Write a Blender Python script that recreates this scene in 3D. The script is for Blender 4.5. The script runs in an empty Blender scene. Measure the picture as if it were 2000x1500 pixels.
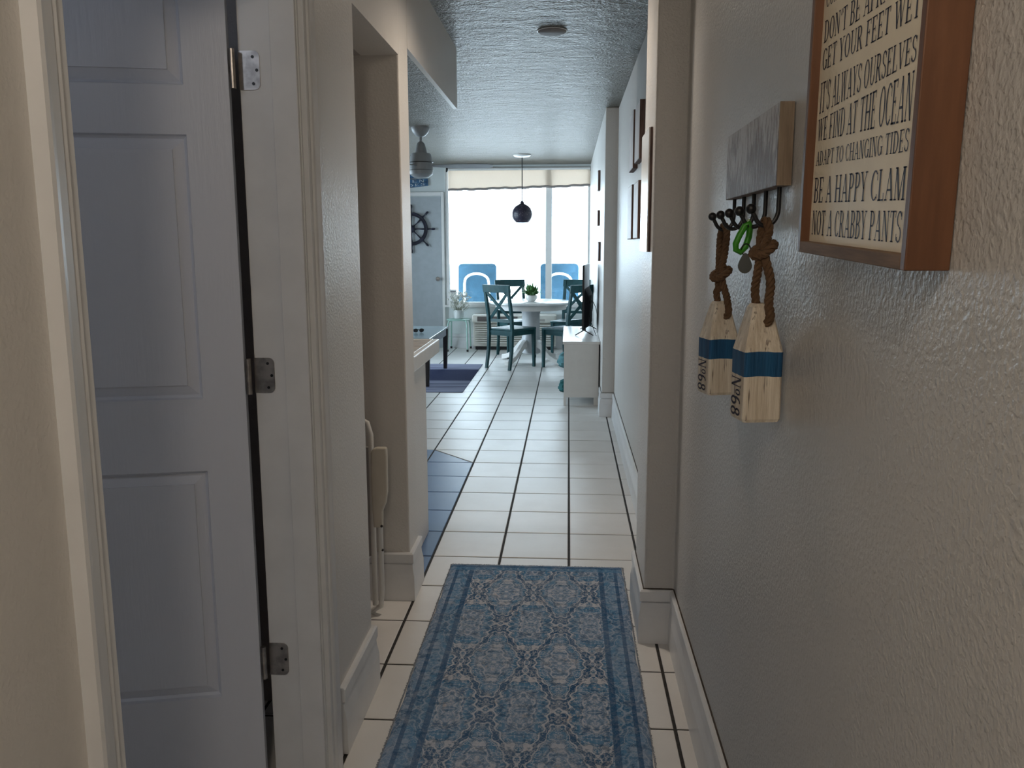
import bpy, math, random
from mathutils import Vector, Matrix
random.seed(7)
S = bpy.context.scene
COL = S.collection
PI = math.pi

# ------------------------------------------------------------------ camera
F_PX, YAW, PITCH, ROLL, CAM_H = 1650.0, .0667, .1625, -.0028, 1.4201
fw = Vector((-math.sin(YAW)*math.cos(PITCH), math.cos(YAW)*math.cos(PITCH), -math.sin(PITCH)))
rt = Vector((math.cos(YAW), math.sin(YAW), 0)); up = rt.cross(fw)
r2 = rt*math.cos(ROLL) + up*math.sin(ROLL); u2 = -rt*math.sin(ROLL) + up*math.cos(ROLL)
cam = bpy.data.cameras.new('camera'); cam.sensor_width = 36; cam.lens = F_PX*36/2000
cam.clip_start = .02; cam.clip_end = 200
cam_o = bpy.data.objects.new('camera', cam); COL.objects.link(cam_o)
m = Matrix((r2, u2, -fw)).transposed().to_4x4(); m.translation = (0, 0, CAM_H)
cam_o.matrix_world = m
S.camera = cam_o

# ------------------------------------------------------------------ world, exposure, lights
w = bpy.data.worlds.new('sky'); S.world = w; w.use_nodes = True
bg = w.node_tree.nodes['Background']
bg.inputs[0].default_value = (.72, .87, 1.0, 1); bg.inputs[1].default_value = 14.0
S.view_settings.view_transform = 'Standard'; S.view_settings.look = 'None'
S.view_settings.gamma = 1; S.view_settings.use_curve_mapping = False
S.view_settings.exposure = 0.0

def area_light(name, loc, rot, sx, sy, power, color, portal=False):
    l = bpy.data.lights.new(name, 'AREA'); l.shape = 'RECTANGLE'; l.size = sx; l.size_y = sy
    l.energy = power; l.color = color
    o = bpy.data.objects.new(name, l); COL.objects.link(o); o.location = loc; o.rotation_euler = rot
    if portal: l.cycles.is_portal = True
    return o
# portal only guides sampling of the sky through the window opening
area_light('added_window_portal', (-4.02, 9.45, 1.35), (0, -PI/2, 0), 2.0, 2.5, 1, (1, 1, 1), True)
area_light('window_portal', (-.705, 11.92, 1.55), (-PI/2, 0, 0), 1.98, 1.9, 1, (1, 1, 1), True)

# ------------------------------------------------------------------ helpers
class MB:
    def __init__(s): s.v = []; s.f = []
    def add(s, vs, fs):
        b = len(s.v); s.v += [tuple(p) for p in vs]; s.f += [tuple(i+b for i in f) for f in fs]; return s
    def box(s, x0, x1, y0, y1, z0, z1):
        v = [(x0,y0,z0),(x1,y0,z0),(x1,y1,z0),(x0,y1,z0),(x0,y0,z1),(x1,y0,z1),(x1,y1,z1),(x0,y1,z1)]
        return s.add(v, [(0,3,2,1),(4,5,6,7),(0,1,5,4),(1,2,6,5),(2,3,7,6),(3,0,4,7)])
    def beam(s, a, b, wd, th, side=None, w2=None, t2=None):
        """square bar from a to b; side = direction of width"""
        a = Vector(a); b = Vector(b); d = (b-a).normalized()
        sd = Vector(side) if side is not None else (Vector((0,0,1)) if abs(d.z) < .9 else Vector((1,0,0)))
        sd = (sd - d*sd.dot(d)).normalized(); n = d.cross(sd)
        w2 = wd if w2 is None else w2; t2 = th if t2 is None else t2
        vs = []
        for p, ww, tt in ((a, wd, th), (b, w2, t2)):
            for i, j in ((-1,-1),(1,-1),(1,1),(-1,1)): vs.append(p + sd*(i*ww/2) + n*(j*tt/2))
        return s.add(vs, [(0,3,2,1),(4,5,6,7),(0,1,5,4),(1,2,6,5),(2,3,7,6),(3,0,4,7)])
    def tube(s, pts, r, n=10, closed=False, caps=True):
        pts = [Vector(p) for p in pts]; k = len(pts)
        rs = r if isinstance(r, (list, tuple)) else [r]*k
        t = []
        for i in range(k):
            if closed: d = pts[(i+1) % k] - pts[i-1]
            else: d = pts[min(i+1, k-1)] - pts[max(i-1, 0)]
            t.append(d.normalized())
        ref = Vector((0,0,1)) if abs(t[0].z) < .9 else Vector((1,0,0))
        nn = (ref - t[0]*ref.dot(t[0])).normalized(); vs = []
        for i in range(k):
            nn = (nn - t[i]*nn.dot(t[i])).normalized(); bb = t[i].cross(nn)
            for j in range(n):
                a = 2*PI*j/n; vs.append(pts[i] + (nn*math.cos(a) + bb*math.sin(a))*rs[i])
        fs = []
        for i in range(k if closed else k-1):
            i2 = (i+1) % k
            for j in range(n):
                j2 = (j+1) % n; fs.append((i*n+j, i*n+j2, i2*n+j2, i2*n+j))
        if caps and not closed:
            fs.append(tuple(range(n-1, -1, -1))); fs.append(tuple(range((k-1)*n, k*n)))
        return s.add(vs, fs)
    def lathe(s, prof, c=(0,0,0), n=32, axis='z'):
        vs = []; k = len(prof)
        for r, z in prof:
            for j in range(n):
                a = 2*PI*j/n; x, y = r*math.cos(a), r*math.sin(a)
                p = {'z': (x, y, z), 'y': (x, z, y), 'x': (z, x, y)}[axis]
                vs.append((p[0]+c[0], p[1]+c[1], p[2]+c[2]))
        fs = [(i*n+j, i*n+(j+1) % n, (i+1)*n+(j+1) % n, (i+1)*n+j) for i in range(k-1) for j in range(n)]
        if prof[0] != prof[-1]:
            fs.append(tuple(range(n-1, -1, -1))); fs.append(tuple(range((k-1)*n, k*n)))
        return s.add(vs, fs)
    def prism(s, poly, z0, z1):
        """plan polygon (counter-clockwise) extruded in z"""
        k = len(poly); vs = [(x, y, z0) for x, y in poly] + [(x, y, z1) for x, y in poly]
        fs = [tuple(range(k-1, -1, -1)), tuple(range(k, 2*k))] + [(i, (i+1) % k, k+(i+1) % k, k+i) for i in range(k)]
        return s.add(vs, fs)
    def loft(s, rings, cap=True):
        n = len(rings[0]); vs = [p for r in rings for p in r]
        fs = [(i*n+j, i*n+(j+1) % n, (i+1)*n+(j+1) % n, (i+1)*n+j) for i in range(len(rings)-1) for j in range(n)]
        if cap: fs += [tuple(range(n-1, -1, -1)), tuple(range((len(rings)-1)*n, len(rings)*n))]
        return s.add(vs, fs)
    def ball(s, c, r, n=10, sq=(1,1,1)):
        rings = []
        for i in range(1, n):
            a = PI*i/n - PI/2
            rings.append([(c[0]+r*sq[0]*math.cos(a)*math.cos(2*PI*j/n), c[1]+r*sq[1]*math.cos(a)*math.sin(2*PI*j/n), c[2]+r*sq[2]*math.sin(a)) for j in range(n)])
        return s.loft(rings)

def mesh(name, mb, mat, smooth=False, bevel=0):
    me = bpy.data.meshes.new(name); me.from_pydata(mb.v, [], mb.f); me.update()
    if mat: me.materials.append(mat)
    if smooth:
        for p in me.polygons: p.use_smooth = True
    return me

def tag(o, label=None, cat=None, group=None, kind=None):
    if label: o['label'] = label
    if cat: o['category'] = cat
    if group: o['group'] = group
    if kind: o['kind'] = kind
    return o

def obj(name, mb, mat, parent=None, smooth=False, bevel=0, bseg=2):
    me = mb if isinstance(mb, bpy.types.Mesh) else mesh(name, mb, mat, smooth)
    o = bpy.data.objects.new(name, me); COL.objects.link(o)
    if parent: o.parent = parent
    if bevel:
        b = o.modifiers.new('bevel', 'BEVEL'); b.width = bevel; b.segments = bseg; b.limit_method = 'ANGLE'
        b.angle_limit = math.radians(35)
    if smooth:
        e = o.modifiers.new('split', 'EDGE_SPLIT'); e.split_angle = math.radians(38)
    return o

def empty(name, loc=(0,0,0), rz=0, label=None, cat=None, group=None, kind=None):
    o = bpy.data.objects.new(name, None); COL.objects.link(o)
    o.location = loc; o.rotation_euler = (0, 0, rz); o.empty_display_size = .1
    return tag(o, label, cat, group, kind)

def copy_tree(o, parent=None):
    c = o.copy(); COL.objects.link(c); c.parent = parent
    for ch in list(o.children): copy_tree(ch, c)
    return c

def struct(name, mb, mat, parent=None, **k):
    o = obj(name, mb, mat, parent, **k)
    if not parent: o['kind'] = 'structure'
    return o

# ------------------------------------------------------------------ node expression helper
class NT:
    def __init__(s, name):
        s.mat = bpy.data.materials.new(name); s.mat.use_nodes = True
        s.t = s.mat.node_tree; s.b = s.t.nodes['Principled BSDF']
    def node(s, ty, **kw):
        n = s.t.nodes.new(ty)
        for k, v in kw.items(): setattr(n, k, v)
        return n
    def put(s, inp, v):
        if isinstance(v, E): s.t.links.new(v.o, inp)
        elif isinstance(v, (tuple, list)): inp.default_value = tuple(v) + ((1,) if len(v) == 3 and len(inp.default_value) == 4 else ())
        else: inp.default_value = v
    def math(s, op, *a):
        n = s.node('ShaderNodeMath', operation=op)
        for i, v in enumerate(a): s.put(n.inputs[i], v)
        return E(s, n.outputs[0])
    def pos(s):
        n = s.node('ShaderNodeTexCoord'); x = s.node('ShaderNodeSeparateXYZ')
        s.t.links.new(n.outputs['Object'], x.inputs[0]); return [E(s, x.outputs[i]) for i in range(3)]
    def comb(s, x, y, z):
        n = s.node('ShaderNodeCombineXYZ')
        for i, v in enumerate((x, y, z)): s.put(n.inputs[i], v)
        return E(s, n.outputs[0])
    def coord(s, what='Object'):
        return E(s, s.node('ShaderNodeTexCoord').outputs[what])
    def noise(s, vec, scale=5, detail=2, rough=.5):
        n = s.node('ShaderNodeTexNoise'); s.put(n.inputs['Vector'], vec)
        n.inputs['Scale'].default_value = scale; n.inputs['Detail'].default_value = detail; n.inputs['Roughness'].default_value = rough
        return E(s, n.outputs[0])
    def vor(s, vec, scale=5):
        n = s.node('ShaderNodeTexVoronoi'); s.put(n.inputs['Vector'], vec); n.inputs['Scale'].default_value = scale
        return E(s, n.outputs[0])
    def mix(s, f, a, b):
        n = s.node('ShaderNodeMix', data_type='RGBA'); s.put(n.inputs[0], f); s.put(n.inputs[6], a); s.put(n.inputs[7], b)
        return E(s, n.outputs[2])
    def ramp(s, f, lo, hi):
        n = s.node('ShaderNodeMapRange'); n.interpolation_type = 'SMOOTHSTEP'; s.put(n.inputs[0], f)
        s.put(n.inputs[1], lo); s.put(n.inputs[2], hi); return E(s, n.outputs[0])
    def bump(s, h, dist, strength=1):
        n = s.node('ShaderNodeBump'); s.put(n.inputs['Height'], h); n.inputs['Distance'].default_value = dist; n.inputs['Strength'].default_value = strength
        s.t.links.new(n.outputs[0], s.b.inputs['Normal']); s.t.links.new(n.outputs[0], s.b.inputs['Coat Normal'])
    def out(s, color=None, rough=.5, metal=0, spec=.5, **k):
        if color is not None: s.put(s.b.inputs['Base Color'], color)
        s.put(s.b.inputs['Roughness'], rough); s.put(s.b.inputs['Metallic'], metal); s.put(s.b.inputs['Specular IOR Level'], spec)
        for kk, v in k.items(): s.put(s.b.inputs[kk], v)
        return s.mat
class E:
    def __init__(s, nt, o): s.nt = nt; s.o = o
    def __add__(s, b): return s.nt.math('ADD', s, b)
    __radd__ = __add__
    def __mul__(s, b): return s.nt.math('MULTIPLY', s, b)
    __rmul__ = __mul__
    def __sub__(s, b): return s.nt.math('SUBTRACT', s, b)
    def __rsub__(s, b): return s.nt.math('SUBTRACT', b, s)
    def __truediv__(s, b): return s.nt.math('DIVIDE', s, b)
    def abs(s): return s.nt.math('ABSOLUTE', s)
    def cos(s): return s.nt.math('COSINE', s)
    def sin(s): return s.nt.math('SINE', s)
    def fract(s): return s.nt.math('FRACT', s)
    def lt(s, b): return s.nt.math('LESS_THAN', s, b)
    def gt(s, b): return s.nt.math('GREATER_THAN', s, b)
    def max(s, b): return s.nt.math('MAXIMUM', s, b)
    def min(s, b): return s.nt.math('MINIMUM', s, b)

def simple(name, color, rough=.5, metal=0, spec=.5, vary=.06, nscale=12, bump=0, bscale=80):
    """a plain material with slight tonal mottling and optional fine relief"""
    t = NT(name); c = t.coord()
    n = t.noise(c, nscale, 3)
    k = t.ramp(n, .3, .7)
    col = t.mix(k, tuple(x*(1-vary) for x in color), tuple(min(1, x*(1+vary)) for x in color))
    if bump: t.bump(t.noise(c, bscale, 2), bump)
    return t.out(col, rough, metal, spec)

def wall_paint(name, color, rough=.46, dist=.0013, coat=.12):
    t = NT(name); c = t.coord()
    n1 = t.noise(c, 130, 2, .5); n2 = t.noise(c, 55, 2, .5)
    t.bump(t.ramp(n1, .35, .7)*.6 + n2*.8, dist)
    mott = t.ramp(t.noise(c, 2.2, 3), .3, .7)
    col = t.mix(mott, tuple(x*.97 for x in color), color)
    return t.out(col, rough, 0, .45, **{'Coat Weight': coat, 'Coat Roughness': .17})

M = {}
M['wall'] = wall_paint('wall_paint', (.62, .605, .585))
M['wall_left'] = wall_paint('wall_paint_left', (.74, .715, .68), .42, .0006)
M['wall_blue'] = wall_paint('wall_paint_cool', (.72, .77, .77), .5, .0008)
def ceiling_mat():
    t = NT('textured_ceiling'); x, y, z = t.pos()
    v = t.comb(x, y, z)
    n1 = t.noise(v, 62, 3, .6); n2 = t.noise(t.comb(x*.55, y*1.0, z), 17, 2, .5)
    v2 = t.comb(x*.25, y*1.6, z); n3 = t.noise(v2, 2.6, 2)
    t.bump(t.ramp(n1, .38, .68)*.8 + t.ramp(n2, .4, .62)*.9 + n3*2.2, .018)
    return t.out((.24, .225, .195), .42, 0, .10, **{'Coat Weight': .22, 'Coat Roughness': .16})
M['ceiling'] = ceiling_mat()
M['trim'] = simple('white_trim_paint', (.74, .75, .765), .3, vary=.03, bump=.0002, bscale=60)
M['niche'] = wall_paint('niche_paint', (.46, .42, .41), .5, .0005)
def door_mat():
    t = NT('white_door_paint'); x, y, z = t.pos()
    g = t.noise(t.comb(x*18, y*18, z*1.6), 6, 3, .6)
    t.bump(g, .0006)
    return t.out((.66, .69, .77), .38)
M['door'] = door_mat()
def tile_mat(name, c1, c2, c3):
    t = NT(name); c = E(t, t.node('ShaderNodeNewGeometry').outputs['Position'])
    oi = t.node('ShaderNodeObjectInfo'); r = E(t, oi.outputs['Random'])
    mott = t.ramp(t.noise(c, 6, 4, .6), .3, .75)
    a = t.mix(r, c1, c2)
    col = t.mix(mott*.35, a, c3)
    t.bump(t.noise(c, 5, 1), .0005)
    return t.out(col, t.noise(c, 5, 2)*.06 + .35, 0, .5)
M['tile'] = tile_mat('glazed_floor_tile', (.78, .77, .75), (.85, .84, .825), (.70, .68, .65))
M['blue_tile'] = tile_mat('blue_kitchen_tile', (.07, .14, .30), (.09, .17, .35), (.06, .12, .26))
M['grout'] = simple('dark_grout', (.035, .032, .03), .85, vary=.3, nscale=60)
M['black'] = simple('black_metal', (.012, .012, .014), .35, 0, .5)
M['steel'] = simple('worn_hinge_steel', (.42, .39, .37), .34, .9, vary=.25, nscale=40)
M['white_plastic'] = simple('white_plastic', (.74, .74, .72), .35, vary=.03)
M['cream_plastic'] = simple('cream_plastic', (.62, .58, .50), .4, vary=.04)
M['teal'] = simple('teal_paint', (.012, .060, .068), .4, 0, .3, vary=.12, nscale=20)
M['mint'] = simple('mint_paint', (.36, .56, .50), .35)
M['white_lacquer'] = simple('white_lacquer', (.76, .75, .73), .25, vary=.02)

# ------------------------------------------------------------------ floor with single tiles
XR, XL, ZC = .387, -.63, 2.50
TX, TY, TX0, TY0 = .3153, .342, .012, 3.707
fl = MB().box(-3.9, .6, -1.1, 11.9, -.12, -.0025)
floor = struct('floor', fl, M['grout'])
def tile_mb(x0, x1, y0, y1):
    b = .0022; zt = 0; zb = -.008
    lo = [(x0,y0,zb),(x1,y0,zb),(x1,y1,zb),(x0,y1,zb)]; mid = [(x,y,zt-b) for x,y,_ in lo]
    hi = [(x0+b,y0+b,zt),(x1-b,y0+b,zt),(x1-b,y1-b,zt),(x0+b,y1-b,zt)]
    return MB().loft([lo, mid, hi])
gx, gy = .0052, .0042
tile_me = mesh('tile', tile_mb(gx, TX-gx, gy, TY-gy), M['tile'])
rest, rest_blue = MB(), MB()
blue_me = mesh('blue_tile', tile_mb(gx, TX-gx, gy, TY-gy), M['blue_tile'])
def tri_mb(pts):
    c = [sum(p[i] for p in pts)/3 for i in (0, 1)]
    ins = [(p[0]+(c[0]-p[0])*.025, p[1]+(c[1]-p[1])*.025) for p in pts]
    return MB().loft([[(x, y, -.008) for x, y in pts], [(x, y, -.0022) for x, y in pts], [(x, y, 0) for x, y in ins]])
for k in range(-12, 2):
    for j in range(-14, 24):
        x = TX0 + k*TX; y = TY0 + j*TY
        vis = (-3 <= k <= 1 and -6 <= j <= 10) or (-5 <= k < -3 and 5 <= j <= 10) or (-6 <= k <= 1 and 11 <= j <= 23)
        blue = k <= -3 and -1 <= j <= 4 or k < -3 and j == 5      # the kitchen floor
        if vis:
            if k == -3 and j == 5:      # the tile where the kitchen floor ends on a diagonal
                for nm, pts, mt in (('blue_tile', [(gx, gy), (TX-gx-.01, gy), (gx, TY-gy-.01)], 'blue_tile'), ('tile', [(TX-gx, gy+.006), (TX-gx, TY-gy), (gx+.006, TY-gy)], 'tile')):
                    o = obj(nm, tri_mb(pts), M[mt], floor); o.location = (x, y, 0)
                continue
            o = bpy.data.objects.new('blue_tile' if blue else 'tile', blue_me if blue else tile_me); COL.objects.link(o); o.parent = floor
            o.location = (x, y, random.uniform(-.0006, .0004))
        else:
            if y > 11.7: continue
            t_ = tile_mb(x+gx, x+TX-gx, y+gy, y+TY-gy); (rest_blue if blue else rest).add(t_.v, t_.f)
rb = obj('outlying_blue_tiles', rest_blue, M['blue_tile'], floor); rb['kind'] = 'stuff'
ro = obj('outlying_tiles', rest, M['tile'], floor); ro['kind'] = 'stuff'

# ------------------------------------------------------------------ shell
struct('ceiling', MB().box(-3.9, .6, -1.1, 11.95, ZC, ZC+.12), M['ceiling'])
poly = [(.60,-1.1),(.60,11.75),(.285,11.75),(.285,7.0),(XR,7.0),(XR,3.28),(.28,3.28),(.28,2.905),(XR,2.905),(XR,-1.1)]
struct('wall_right', MB().prism(poly, 0, ZC), M['wall'], bevel=.008)
wl = MB()
TH = .14
wl.box(XL-TH, XL, -1.1, 1.04, 0, ZC); wl.box(XL-TH, XL, 1.04, 2.045, 2.06, ZC)
wl.box(XL-TH, XL, 2.045, 2.545, 0, ZC); wl.box(XL-TH, XL, 2.545, 3.22, 2.112, ZC)
struct('wall_left', wl, M['wall_left'])
struct('wall_pillar', MB().box(-3.9, XL, 3.22, 3.405, 0, ZC), M['wall_left'], bevel=.006)
struct('wall_soffit', MB().box(XL-.022, XL, 3.405, 4.89, 2.175, ZC), M['wall_left'])
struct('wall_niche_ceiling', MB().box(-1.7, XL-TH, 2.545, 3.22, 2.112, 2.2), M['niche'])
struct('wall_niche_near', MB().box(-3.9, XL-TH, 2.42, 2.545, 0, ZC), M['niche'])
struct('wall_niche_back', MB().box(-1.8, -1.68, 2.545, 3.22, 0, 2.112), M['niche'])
struct('wall_side_room', MB().box(-2.5, -2.38, -1.1, 2.42, 0, ZC), M['wall_left'])
struct('wall_entry', MB().box(-2.5, .6, -1.22, -1.1, 0, ZC), M['wall_left'])
lw = MB(); lw.box(-4.0, -3.88, 3.405, 8.2, 0, ZC); lw.box(-4.0, -3.88, 10.7, 11.9, 0, ZC); lw.box(-4.0, -3.88, 8.2, 10.7, 0, .35); lw.box(-4.0, -3.88, 8.2, 10.7, 2.35, ZC)  # opening left for the added, unseen window
struct('wall_living_left', lw, M['wall_blue'])
WY, WX0, WX1, WZ0, WZ1 = 11.75, -1.695, .285, .60, 2.47
wb = MB(); wb.box(-3.9, WX0, WY, WY+.16, 0, ZC); wb.box(WX1, .6, WY, WY+.16, 0, ZC)
wb.box(WX0, WX1, WY, WY+.16, 0, WZ0); wb.box(WX0, WX1, WY, WY+.16, WZ1, ZC)
struct('wall_window', wb, M['wall_blue'])

# baseboards: profile (offset from wall, z) swept along a plan polyline with mitred corners
BPROF = [(0,0),(.020,0),(.019,.10),(.013,.135),(.012,.151),(.006,.153),(.006,.157),(.016,.159),(.016,.194),(.011,.20),(0,.20)]
def baseboard(name, pts, parent=None, prof=BPROF, mat='trim'):
    """pts run so that the room is on the left"""
    P = [Vector(p) for p in pts]; k = len(P)
    def off(d):
        out = []
        for i in range(k):
            ds = []
            if i > 0: ds.append((P[i]-P[i-1]).normalized())
            if i < k-1: ds.append((P[i+1]-P[i]).normalized())
            ns = [Vector((-q.y, q.x)) for q in ds]
            if len(ns) == 1: out.append(P[i] + ns[0]*d)
            else:
                bis = (ns[0]+ns[1]).normalized(); out.append(P[i] + bis*(d/max(.2, bis.dot(ns[0]))))
        return out
    rings = [[(p.x, p.y, z) for p in off(d)] for d, z in prof]
    mb = MB(); n = len(prof)
    vs = [p for r in rings for p in r]
    fs = [(i*k+j, i*k+j+1, (i+1)*k+j+1, (i+1)*k+j) for i in range(n-1) for j in range(k-1)]
    fs += [tuple(i*k for i in range(n)), tuple(i*k+k-1 for i in range(n-1, -1, -1))]
    mb.add(vs, fs)
    return struct(name, mb, M[mat], parent)
RPTS = [(XR,-1.1),(XR,2.905),(.28,2.905),(.28,3.28),(XR,3.28),(XR,7.0),(.285,7.0),(.285,7.3)]
br = baseboard('baseboard_right', RPTS)
M['caulk'] = simple('dark_caulk_gap', (.06, .045, .035), .9, vary=.4, nscale=40)
baseboard('caulk_gap', RPTS, br, [(0,.1995),(.004,.1995),(.0035,.2025),(0,.2035)], 'caulk')
baseboard('baseboard_left', [(XL-TH,2.545),(XL,2.545),(XL,2.155)])
baseboard('baseboard_pillar', [(-.76,3.405),(XL,3.405),(XL,3.22),(-1.68,3.22)])
baseboard('baseboard_window', [(.285,11.75),(-1.70,11.75)])

# ------------------------------------------------------------------ left doorway: jamb, casing, six-panel door, hinges
jb = MB()
jb.box(-.772, XL, 2.02, 2.045, 0, 2.06)            # hinge jamb (in the wall plane thickness)
jb.box(-.692, -.632, 2.008, 2.02, 0, 2.06)         # stop
jb.box(-.772, XL, 1.04, 1.062, 0, 2.06); jb.box(-.692, -.632, 1.062, 1.074, 0, 2.06)
jb.box(-.772, XL, 1.062, 2.02, 2.04, 2.06)
struct('trim_1', jb, M['trim'], bevel=.0015)
CPROF = [(0,0),(0,.012),(.004,.014),(.012,.0125),(.020,.0125),(.023,.0175),(.030,.0155),(.034,.0185),(.052,.0205),(.060,.022),(.066,.020),(.068,0)]
def casing(name, y_in, sgn, z1=2.125):
    rings = [[(XL+d, y_in+sgn*s, z) for s, d in CPROF] for z in (0, z1)]
    if sgn < 0: rings = [list(reversed(r)) for r in rings]
    return struct(name, MB().loft(rings), M['trim'])
casing('trim_2', 2.03, 1); casing('trim_3', 1.052, -1)
struct('trim_4', MB().box(XL, XL+.02, .985, 2.098, 2.05, 2.118), M['trim'])

door = empty('door_1', (-.785, 1.985, 0), 0, kind='structure')
DA = math.atan2(-.225, -.974); door.rotation_euler = (0, 0, DA)
DW, DT = .90, .035
# local: x runs from hinge to free edge, visible face looks along +y (towards the hall camera)
cols = [(.10, .40), (.50, .80)]
rows = [(.275, .875), (1.055, 1.675), (1.785, 2.0)]
slab = MB(); bodies = [(0, .10), (.40, .50), (.80, DW)]
for a, b in bodies: slab.box(a, b, -DT, 0, .012, 2.035)
for a, b in cols:
    zs = [.012] + [q for r in rows for q in r] + [2.035]
    for i in range(0, len(zs), 2): slab.box(a, b, -DT, 0, zs[i], zs[i+1])
obj('slab', slab, M['door'], door)
for a, b in cols:
    for z0, z1 in rows:
        def R(i, y): return [(a+i, y, z0+i), (b-i, y, z0+i), (b-i, y, z1-i), (a+i, y, z1-i)]
        k = MB(); k.loft([R(0, -.0), R(.003, -.009), R(.009, -.014), R(.013, -.012), R(.030, -.006), R(.0335, -.005), R(.034, -.0015)], cap=False)
        k.add(R(.034, -.0015), [(0, 1, 2, 3)])
        k.loft([R(0, -DT), R(.01, -DT+.008), R(.034, -DT+.002)], cap=False); k.add(R(.034, -DT+.002), [(3, 2, 1, 0)])
        obj('panel', k, M['door'], door)
# hinges: leaf on the jamb, knuckle, three screws
for hz in (1.825, 1.105, .355):
    h = obj('hinge', (lambda k: (k.tube([(-.779, 1.997, hz-.044), (-.779, 1.997, hz+.044)], .0065, 12), k)[1])(MB()), M['steel'])
    h.parent = door; h.matrix_parent_inverse = (Matrix.Translation(door.location) @ Matrix.Rotation(DA, 4, 'Z')).inverted()
    r = .014; pts = []
    for cx, cz, a0 in ((-.727, hz+.044-r, 0), ):
        pass
    leaf = []
    x0, x1, z0, z1 = -.772, -.722, hz-.044, hz+.044
    for cx, cz, a0 in ((x1-r, z1-r, 0), ):
        for q in range(7): leaf.append((cx+r*math.cos(PI/2*q/6), cz+r*math.sin(PI/2*q/6)))
    leaf += [(x0, z1), (x0, z0)]
    for q in range(7): leaf.append((x1-r+r*math.cos(-PI/2+PI/2*q/6), z0+r+r*math.sin(-PI/2+PI/2*q/6)))
    lf = MB().loft([[(x, 2.0205, z) for x, z in leaf], [(x, 2.0175, z) for x, z in leaf]])
    lo = obj('leaf', lf, M['steel'], h)
    for sx, sz in ((-.738, hz+.03), (-.729, hz), (-.738, hz-.03)):
        obj('screw', MB().lathe([(.0036, 2.0165), (.0036, 2.018)], (sx, 0, sz), 12, 'y'), M['black'], h)

# ------------------------------------------------------------------ window, roller shade, living room door
def frame_bar(x0, x1, z0, z1, y0=WY+.02, y1=WY+.09): return MB().box(x0, x1, y0, y1, z0, z1)
M['win_white'] = simple('window_white', (.80, .80, .79), .35, vary=.02)
win = empty('window_1', (0, 0, 0), kind='structure')
obj('window_frame', MB().box(WX0, WX0+.045, WY-.012, WY+.10, WZ0, WZ1), M['win_white'], win)
obj('window_frame', MB().box(WX1-.03, WX1, WY-.012, WY+.10, WZ0, WZ1), M['win_white'], win)
obj('window_frame', MB().box(WX0+.045, WX1-.03, WY-.012, WY+.10, WZ1-.04, WZ1), M['win_white'], win)
obj('window_frame', MB().box(WX0+.045, WX1-.03, WY-.012, WY+.10, WZ0, WZ0+.04), M['win_white'], win)
obj('mullion', MB().box(-.318, -.232, WY+.0, WY+.09, WZ0+.04, WZ1-.04), M['win_white'], win)
obj('window_sill', MB().box(WX0-.03, WX1, WY-.05, WY-.012, WZ0-.025, WZ0+.005), M['win_white'], win)
def glass_mat():
    t = NT('clear_glass'); c = t.coord(); t.bump(t.noise(c, 3, 1), .0002)
    m_ = t.out((1, 1, 1), 0.0, 0, .5)
    tr = t.node('ShaderNodeBsdfTransparent'); tr.inputs[0].default_value = (.95, .97, .97, 1)
    gl = t.node('ShaderNodeBsdfGlossy'); gl.inputs['Roughness'].default_value = .02
    fr = t.node('ShaderNodeFresnel'); mx = t.node('ShaderNodeMixShader')
    t.t.links.new(fr.outputs[0], mx.inputs[0]); t.t.links.new(tr.outputs[0], mx.inputs[1]); t.t.links.new(gl.outputs[0], mx.inputs[2])
    t.t.links.new(mx.outputs[0], t.t.nodes['Material Output'].inputs[0]); return m_
M['glass'] = glass_mat()
obj('pane', MB().box(WX0+.045, -.318, WY+.05, WY+.055, WZ0+.04, WZ1-.04), M['glass'], win)
obj('pane', MB().box(-.232, WX1-.03, WY+.05, WY+.055, WZ0+.04, WZ1-.04), M['glass'], win)

w2 = empty('added_window', (-3.94, 9.45, 0), kind='structure')  # unseen window, added to let more daylight into the living room
for y in (-1.25, -.02, 1.21): obj('mullion', MB().box(-.03, .03, y, y+.04, .35, 2.35), M['win_white'], w2)
for z in (.35, 2.31): obj('window_frame', MB().box(-.03, .03, -1.21, 1.21, z, z+.04), M['win_white'], w2)
for y in (-1.21, .02): obj('pane', MB().box(-.003, .003, y, y+1.19, .39, 2.31), M['glass'], w2)
def shade_mat():
    t = NT('beige_shade_cloth'); x, y, z = t.pos()
    wv = t.noise(t.comb(x*60, y, z*6), 4, 2)
    col = t.mix(wv, (.70, .60, .50), (.80, .72, .62))
    m_ = t.out(col, .9)
    tl = t.node('ShaderNodeBsdfTranslucent'); tl.inputs[0].default_value = (.90, .80, .70, 1)
    mx = t.node('ShaderNodeMixShader'); mx.inputs[0].default_value = .36
    t.t.links.new(t.b.outputs[0], mx.inputs[1]); t.t.links.new(tl.outputs[0], mx.inputs[2])
    tp = t.node('ShaderNodeBsdfTransparent'); mx2 = t.node('ShaderNodeMixShader'); mx2.inputs[0].default_value = .075   # sheer weave
    t.t.links.new(mx.outputs[0], mx2.inputs[1]); t.t.links.new(tp.outputs[0], mx2.inputs[2])
    t.t.links.new(mx2.outputs[0], t.t.nodes['Material Output'].inputs[0]); return m_
sh = empty('roller_shade', (-.69, WY-.04, 2.18), label='beige translucent roller shade drawn a short way down the window', cat='roller shade')
sh_m = shade_mat(); k = MB(); n = 60; pts = []
for i in range(n+1):
    x = -.955 + 1.925*i/n; zb = -.012 + .05*i/n + .004*math.sin(i*1.1) + .003*math.sin(i*.37)
    pts.append((x, zb))
vs = [(x, .004*math.sin(i*.5), zb) for i, (x, zb) in enumerate(pts)] + [(x, .0, .262) for x, zb in pts]
k.add(vs, [(i, i+1, n+1+i+1, n+1+i) for i in range(n)])
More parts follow.
